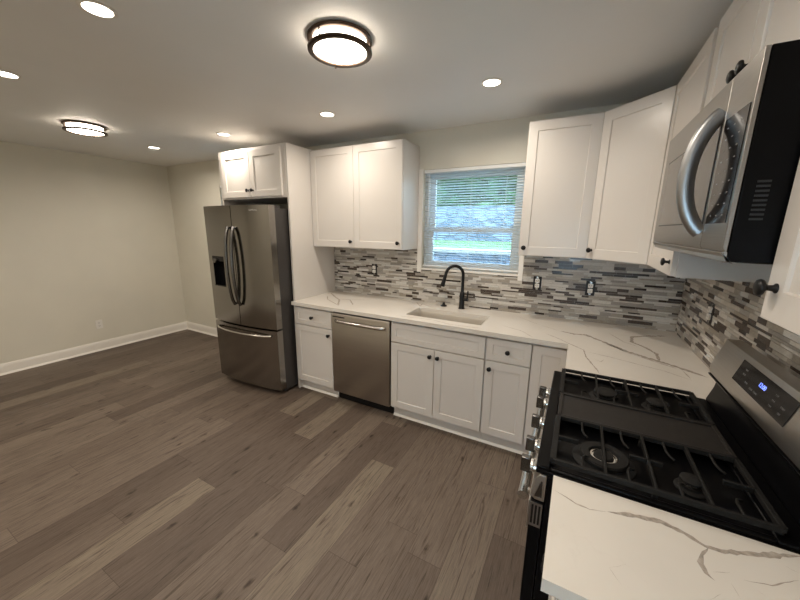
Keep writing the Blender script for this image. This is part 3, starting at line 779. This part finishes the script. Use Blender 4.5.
# burners
def burner(x, y, r, dbl=False):
    b = MB(); z = .9145
    b.lathe([(r*1.35, 0), (r*1.35, .003), (r*1.15, .006), (r, .007), (r, .014), (0, .014)], (x, y, z), 'z', 28)
    o = b.build('burner', 'castiron', t, angle=40)
    b = MB()
    if dbl:
        b.lathe([(r*.62, .0), (r*1.02, .0), (r*1.05, .004), (r*1.0, .010), (r*.66, .010), (r*.62, .0065), (r*.62, .0)], (x, y, z+.0145), 'z', 32)
        b.lathe([(r*.40, 0), (r*.44, .003), (r*.38, .009), (0, .010)], (x, y, z+.0145), 'z', 24)
    else:
        b.lathe([(r*.92, 0), (r*1.0, .002), (r*.98, .006), (r*.85, .008), (0, .0085)], (x, y, z+.0235), 'z', 28)
    b.build('burner_cap', 'castiron', o, angle=40)
    if dbl: MB().lathe([(r*.56, 0), (r*.58, .004), (r*.50, .0045), (r*.48, .001)], (x, y, z+.0146), 'z', 32).build('burner_ring', 'steellight', o)
    else:
        MB().lathe([(r*.90, .0), (r*.93, .001), (r*.93, .0085), (r*.90, .0088)], (x, y, z+.0142), 'z', 28).build('burner_ring', 'steellight', o)
burner(-.530, -1.790, .062, True); burner(-.325, -1.800, .027)
burner(-.500, -1.330, .043); burner(-.325, -1.330, .036)
# igniters / oval centre burner under the griddle
# grates
def grate(ya, yb, yc, near):
    b = MB(); zt = .951; zl = .936; x0, x1 = -.664, -.188; w = .012
    def bar(p, q, ww=.0070, za=None, zb=None):
        za = za if za is not None else zl; zb = zb if zb is not None else zt
        d_ = Vector((q[0]-p[0], q[1]-p[1], 0)).normalized(); n_ = Vector((-d_.y, d_.x, 0))*ww/2
        pts = [(p[0]+n_.x, p[1]+n_.y), (q[0]+n_.x, q[1]+n_.y), (q[0]-n_.x, q[1]-n_.y), (p[0]-n_.x, p[1]-n_.y)]
        b.prism(pts, 'z', za, zb)
    bar((x0, ya), (x1, ya), .010); bar((x0, yb), (x1, yb), .010)
    bar((x0, ya), (x0, yb), .017); bar((x1, ya), (x1, yb), .013)
    for xx in (-.531, -.419, -.307): bar((xx, ya), (xx, yb))
    def finger(x, y_from, s_, L_=.078):
        # arm from the frame that bends sideways down towards the burner
        path = [(x, y_from, zt-.006), (x, y_from + s_*(L_-.024), zt-.006), (x+.006, y_from + s_*(L_-.008), zt-.009), (x+.017, y_from + s_*L_, zt-.014)]
        b.tube(path, .0040, 8)
    for xx in (-.588, -.476, -.363, -.250):
        finger(xx, yb, -1); finger(xx, ya, 1)
    for xa, xb in ((-.664, -.600), (-.465, -.385), (-.188, -.255)): bar((xa, yc), (xb, yc), .008)
    for xx in (x0, x1, -.419):
        for yy in (ya+.01, yb-.01): b.box(xx-.006, xx+.006, yy-.006, yy+.006, .9265 if xx != -.419 else .9145, zl)
    o = b.build('grate', 'castiron', t, bevel=.0015)
    return o
grate(-1.902, -1.640, -1.772, True); grate(-1.440, -1.176, -1.308, False)
g = MB(); g.box(-.664, -.188, -1.632, -1.448, .936, .944)
for q in ((-.664, -.188, -1.634, -1.626), (-.664, -.188, -1.454, -1.446), (-.668, -.655, -1.634, -1.446), (-.197, -.184, -1.634, -1.446)): g.box(q[0], q[1], q[2], q[3], .936, .951)
for xx in (-.655, -.197):
    for yy in (-1.62, -1.46): g.box(xx-.006, xx+.006, yy-.006, yy+.006, .9265, .936)
g.build('griddle', 'griddle', t, bevel=.0015)
# backguard
lower = [(-.036, .899), (-.134, .899), (-.134, .930), (-.118, .985), (-.112, 1.030), (-.142, 1.034), (-.146, 1.042), (-.118, 1.046), (-.036, 1.046)]
bgd = MB().prism(lower, 'y', RY0, RY1).build('backguard', 'blackgloss', t, bevel=.001)
upper = [(-.036, 1.0465), (-.142, 1.0465), (-.145, 1.075), (-.112, 1.190), (-.070, 1.194), (-.036, 1.150)]
up = MB().prism(upper, 'y', RY0+.001, RY1-.001).build('control_housing', 'steelm', bgd, bevel=.0015)
# display glass on the leaning face
fa_ = Vector((-.145, 0, 1.075)); fb_ = Vector((-.112, 0, 1.190)); dv = (fb_-fa_).normalized(); nr = Vector((-dv.z, 0, dv.x))
def on_face(y, s_, n_=0): p = fa_ + dv*s_ + nr*n_; return Vector((p.x, y, p.z))
def face_box(name, y0, y1, s0, s1, n0, n1, m, parent):
    b = MB(); v = [b.V(on_face(y, s_, n_)) for n_ in (n0, n1) for s_ in (s0, s1) for y in (y0, y1)]
    for q in ((0, 2, 3, 1), (4, 5, 7, 6), (0, 1, 5, 4), (2, 6, 7, 3), (0, 4, 6, 2), (1, 3, 7, 5)): b.face([v[i] for i in q])
    return b.build(name, m, parent)
dsp = face_box('display_panel', -1.690, -1.352, .024, .101, .0002, .0016, 'glassblack', up)
XF = Matrix((Vector((0, -1, 0)), nr, dv)).transposed().to_4x4()
def at_face(y, s_): m_ = XF.copy(); m_.translation = on_face(y, s_, .0018); return m_
text('12:00', 'clock_digits', .019, at_face(-1.522, .070), 'digit', dsp)
for yy, ss, tx in ((-1.405, .078, 'BAKE'), (-1.405, .062, 'BROIL'), (-1.44, .045, 'TIMER'), (-1.48, .040, 'COOK'), (-1.51, .040, 'CLEAN'), (-1.60, .078, '1 2 3'), (-1.60, .060, '4 5 6'), (-1.60, .042, '7 8 9'), (-1.65, .060, 'START'), (-1.65, .042, 'OFF')):
    text(tx, 'button_print', .0075, at_face(yy, ss), 'print', dsp, .0001)

# ------------------------------------------------------------------ microwave
MY0, MY1, MZ0, MZ1 = -1.930, -1.168, 1.548, 1.940
t = thing('microwave', 'stainless over-the-range microwave with bowed handle under short cabinet', 'microwave', (-.2, -1.55, MZ0))
MB().box(-.393, -.012, MY0+.001, MY1-.001, MZ0-.008, MZ1).build('body', 'blackgloss', t, bevel=.002)
split = -1.780
b = MB(); b.prism([(-.394, MZ0+.012), (-.397, MZ0+.012), (-.402, MZ0+.020), (-.402, MZ1-.001), (-.394, MZ1-.001)], 'y', split+.001, MY1)
d = b.build('door', 'steelmw', t, bevel=.001)
b = MB(); b.prism([(-.394, MZ0+.012), (-.397, MZ0+.012), (-.402, MZ0+.020), (-.402, MZ1-.001), (-.394, MZ1-.001)], 'y', MY0, split-.001)
cp = b.build('control_panel', 'steelmw', t, bevel=.001)
MB().prism([(-.393, MZ0-.008), (-.380, MZ0-.012), (-.401, MZ0+.009), (-.401, MZ0+.0115), (-.394, MZ0+.0115)], 'y', MY0, MY1).build('vent_trim', 'steelmw', t, bevel=.001)
MB().box(-.4035, -.4022, split+.012, MY1-.070, MZ0+.072, MZ1-.092).build('window_frame', 'black', d)
MB().box(-.4042, -.4036, split+.016, MY1-.074, MZ0+.076, MZ1-.096).build('door_window', 'mwglass', d)
MB().box(-.4035, -.4022, MY0+.012, split-.012, MZ0+.072, MZ1-.092).build('keypad', 'glassblack', cp)
for r_ in range(9):
    for c_ in range(3):
        b = MB(); yy = MY0+.035 + c_*.036; zz_ = MZ0+.088 + r_*.0235; b.box(-.4038, -.4036, yy, yy+.009, zz_, zz_+.0025); b.build('key_marking', 'print', cp)
pts = []
for k in range(25):
    u = -1 + k/12; pts.append((-.403 - .046*(1-abs(u)**2.2)**.8, split+.018, 1.736 + u*.136))
MB().tube(pts, .0145, 16, flat=(.8, 1.2)).build('handle', 'steelhandle', d, angle=60)
for k in range(9):
    MB().box(-.372, -.352, MY0-.0006, MY0+.0006, 1.625+k*.009, 1.629+k*.009).build('vent_slot', 'rubber', t)
MB().box(-.232, -.229, MY0-.0004, MY0+.0006, MZ0, MZ1-.01).build('side_seam', 'rubber', t)
b = MB(); b.box(-.36, -.03, MY0+.05, MY1-.05, MZ0-.0125, MZ0-.0085)
b.build('grease_filter', 'steeldark', t)

# ------------------------------------------------------------------ ceiling lamps
def can_lamp(x, y, label):
    t = thing('recessed_light', label, 'recessed light', (x, y, H), 'round recessed ceiling lights')
    MB().lathe([(.048, -.0005), (.062, -.0005), (.063, -.003), (.057, -.006), (.049, -.005), (.048, -.0005)], (x, y, H), 'z', 32).build('trim_ring', 'trim', t)
    MB().lathe([(.0475, -.0008), (.0475, -.004), (0, -.0045)], (x, y, H), 'z', 32).build('lens', 'lens', t)
    l = bpy.data.lights.new('recessed_lamp', 'AREA'); l.shape = 'DISK'; l.size = .09; l.energy = CAN_W; l.color = CAN_COL; l.spread = math.radians(165)
    o = bpy.data.objects.new('lamp_light', l); C.objects.link(o); o.parent = t; o.location = (0, 0, -.012)
    return t
for x, y, lb in ((-4.888, -.72, 'recessed ceiling light farthest away near the left far corner'),
                 (-3.683, -.72, 'recessed ceiling light just left of the cabinet above refrigerator'),
                 (-2.450, -.72, 'recessed ceiling light above the left two door wall cabinet'),
                 (-1.218, -.72, 'recessed ceiling light nearest the window on its right'),
                 (-3.660, -2.07, 'recessed ceiling light cut by the left edge of the photo'),
                 (-2.452, -2.09, 'recessed ceiling light at the top left of the photo'),
                 (-1.218, -2.09, 'added recessed light overhead out of view near the microwave'),  # this and the next four are added unseen to light the base cabinets
                 (-1.218, -3.46, 'added recessed light out of view behind the camera on the right'),
                 (-2.452, -3.46, 'added recessed light out of view behind the camera in the middle'),
                 (-3.683, -3.46, 'added recessed light out of view behind the camera on the left'),
                 (-4.9, -3.46, 'added recessed light out of view behind the camera beside the left wall')):
    can_lamp(x, y, lb)
def drum_lamp(x, y, label):
    t = thing('drum_ceiling_light', label, 'ceiling light', (x, y, H), 'bronze ringed flush drum ceiling lights')
    MB().lathe([(.115, -.0005), (.115, -.003), (.08, -.003)], (x, y, H), 'z', 40).build('mount_plate', 'bronze', t)
    MB().lathe([(.119, -.004), (.119, -.052), (.112, -.057), (.085, -.060), (.04, -.062), (0, -.0625)], (x, y, H), 'z', 48).build('glass_shade', 'drum', t, angle=60)
    for z in (-.0092, -.054):
        MB().lathe([(.1205, z-.006), (.139, z-.008), (.145, z-.004), (.145, z+.004), (.139, z+.008), (.1205, z+.008), (.1205, z-.006)], (x, y, H), 'z', 48).build('metal_ring', 'bronze', t, angle=40)
    for k in range(3):
        a = 2*PI*k/3 + .5; MB().tube([(x+.136*math.cos(a), y+.136*math.sin(a), H-.018), (x+.136*math.cos(a), y+.136*math.sin(a), H-.048)], .0035, 8).build('ring_post', 'bronze', t)
    MB().lathe([(.004, -.060), (.005, -.064), (.0035, -.069), (0, -.070)], (x-.10, y+.09, H), 'z', 12).build('finial', 'bronze', t)
    return t
drum_lamp(-1.723, -1.486, 'large bronze ringed drum ceiling light nearest the camera over the kitchen')
drum_lamp(-4.52, -1.43, 'bronze ringed drum ceiling light farther away over the bare floor')

# ------------------------------------------------------------------ outside the windows
struct(MB().box(-12, 6, WT, 1.5, -.3, -.05).build('ground', 'gravel'))
o = MB().box(-12, 6, 1.5, 1.9, -.3, 1.285).build('retaining_wall', 'stone'); tag(o, 'lower stacked stone retaining wall seen through bottom of the kitchen window', 'retaining wall', 'stone retaining walls outside')
o = MB().box(-12, 6, 3.0, 3.4, 1.2, 1.99).build('retaining_wall', 'stone'); tag(o, 'upper stacked stone retaining wall beyond the grass strip outside the window', 'retaining wall', 'stone retaining walls outside')
o = MB().quad([(-12, 1.9, 1.28), (6, 1.9, 1.28), (6, 3.0, 1.41), (-12, 3.0, 1.41)]).build('lawn_strip', 'grass'); o['kind'] = 'structure'; o.name = 'ground'
o = MB().quad([(-12, 3.4, 1.985), (6, 3.4, 1.985), (6, 9.0, 2.7), (-12, 9.0, 2.7)]).build('ground', 'grass'); o['kind'] = 'structure'
def bush(x, y, z, rx, ry, rz, label, seed):
    rn = random.Random(seed); b = MB()
    for i in range(1300):
        th = rn.uniform(0, 2*PI); ph = math.acos(rn.uniform(-.75, 1)); rr_ = rn.uniform(.72, 1.05)
        p = Vector((x + rx*rr_*math.sin(ph)*math.cos(th), y + ry*rr_*math.sin(ph)*math.sin(th), z + rz*rr_*math.cos(ph)))
        a = Vector((rn.uniform(-1, 1), rn.uniform(-1, 1), rn.uniform(-.6, .6))).normalized(); c_ = a.cross(Vector((rn.uniform(-1, 1), rn.uniform(-1, 1), rn.uniform(-1, 1)))).normalized()
        l = rn.uniform(.10, .17); w = l*.42
        b.face([b.V(p-a*l), b.V(p+c_*w), b.V(p+a*l), b.V(p-c_*w)])
    t = thing('shrub', label, 'shrub', (x, y, z), 'leafy shrubs above the upper stone wall')
    b.build('foliage', 'leaf', t)
    MB().tube([(x, y, 1.9 + (y-3.4)*.128), (x+.03, y, z+.5*rz)], [.05, .02], 8).build('stem', 'bark', t)
    return t
k = 0
for row, (yy, xs) in enumerate(((4.3, (-5.3, -4.2, -3.1, -2.0)), (6.0, (-5.3, -4.25, -3.2, -2.15)))):
    for xx in xs:
        k += 1
        lb = 'dark leafy shrub seen through the top of the kitchen window'
        bush(xx, yy, 2.55 + .45*row, .42 + .04*row, .42, .75 + .35*row, ['dark leafy shrub of the front row outside', 'tall leafy shrub of the back row outside'][row] + ', ' + ['first', 'second', 'third', 'fourth'][xs.index(xx)] + ' from the left seen from the kitchen', 20+k)
o = MB().box(-12, 6, 1.46, 1.96, 1.2855, 1.325).build('wall_cap', 'gravel'); o['kind'] = 'structure'; o.name = 'trim_5'
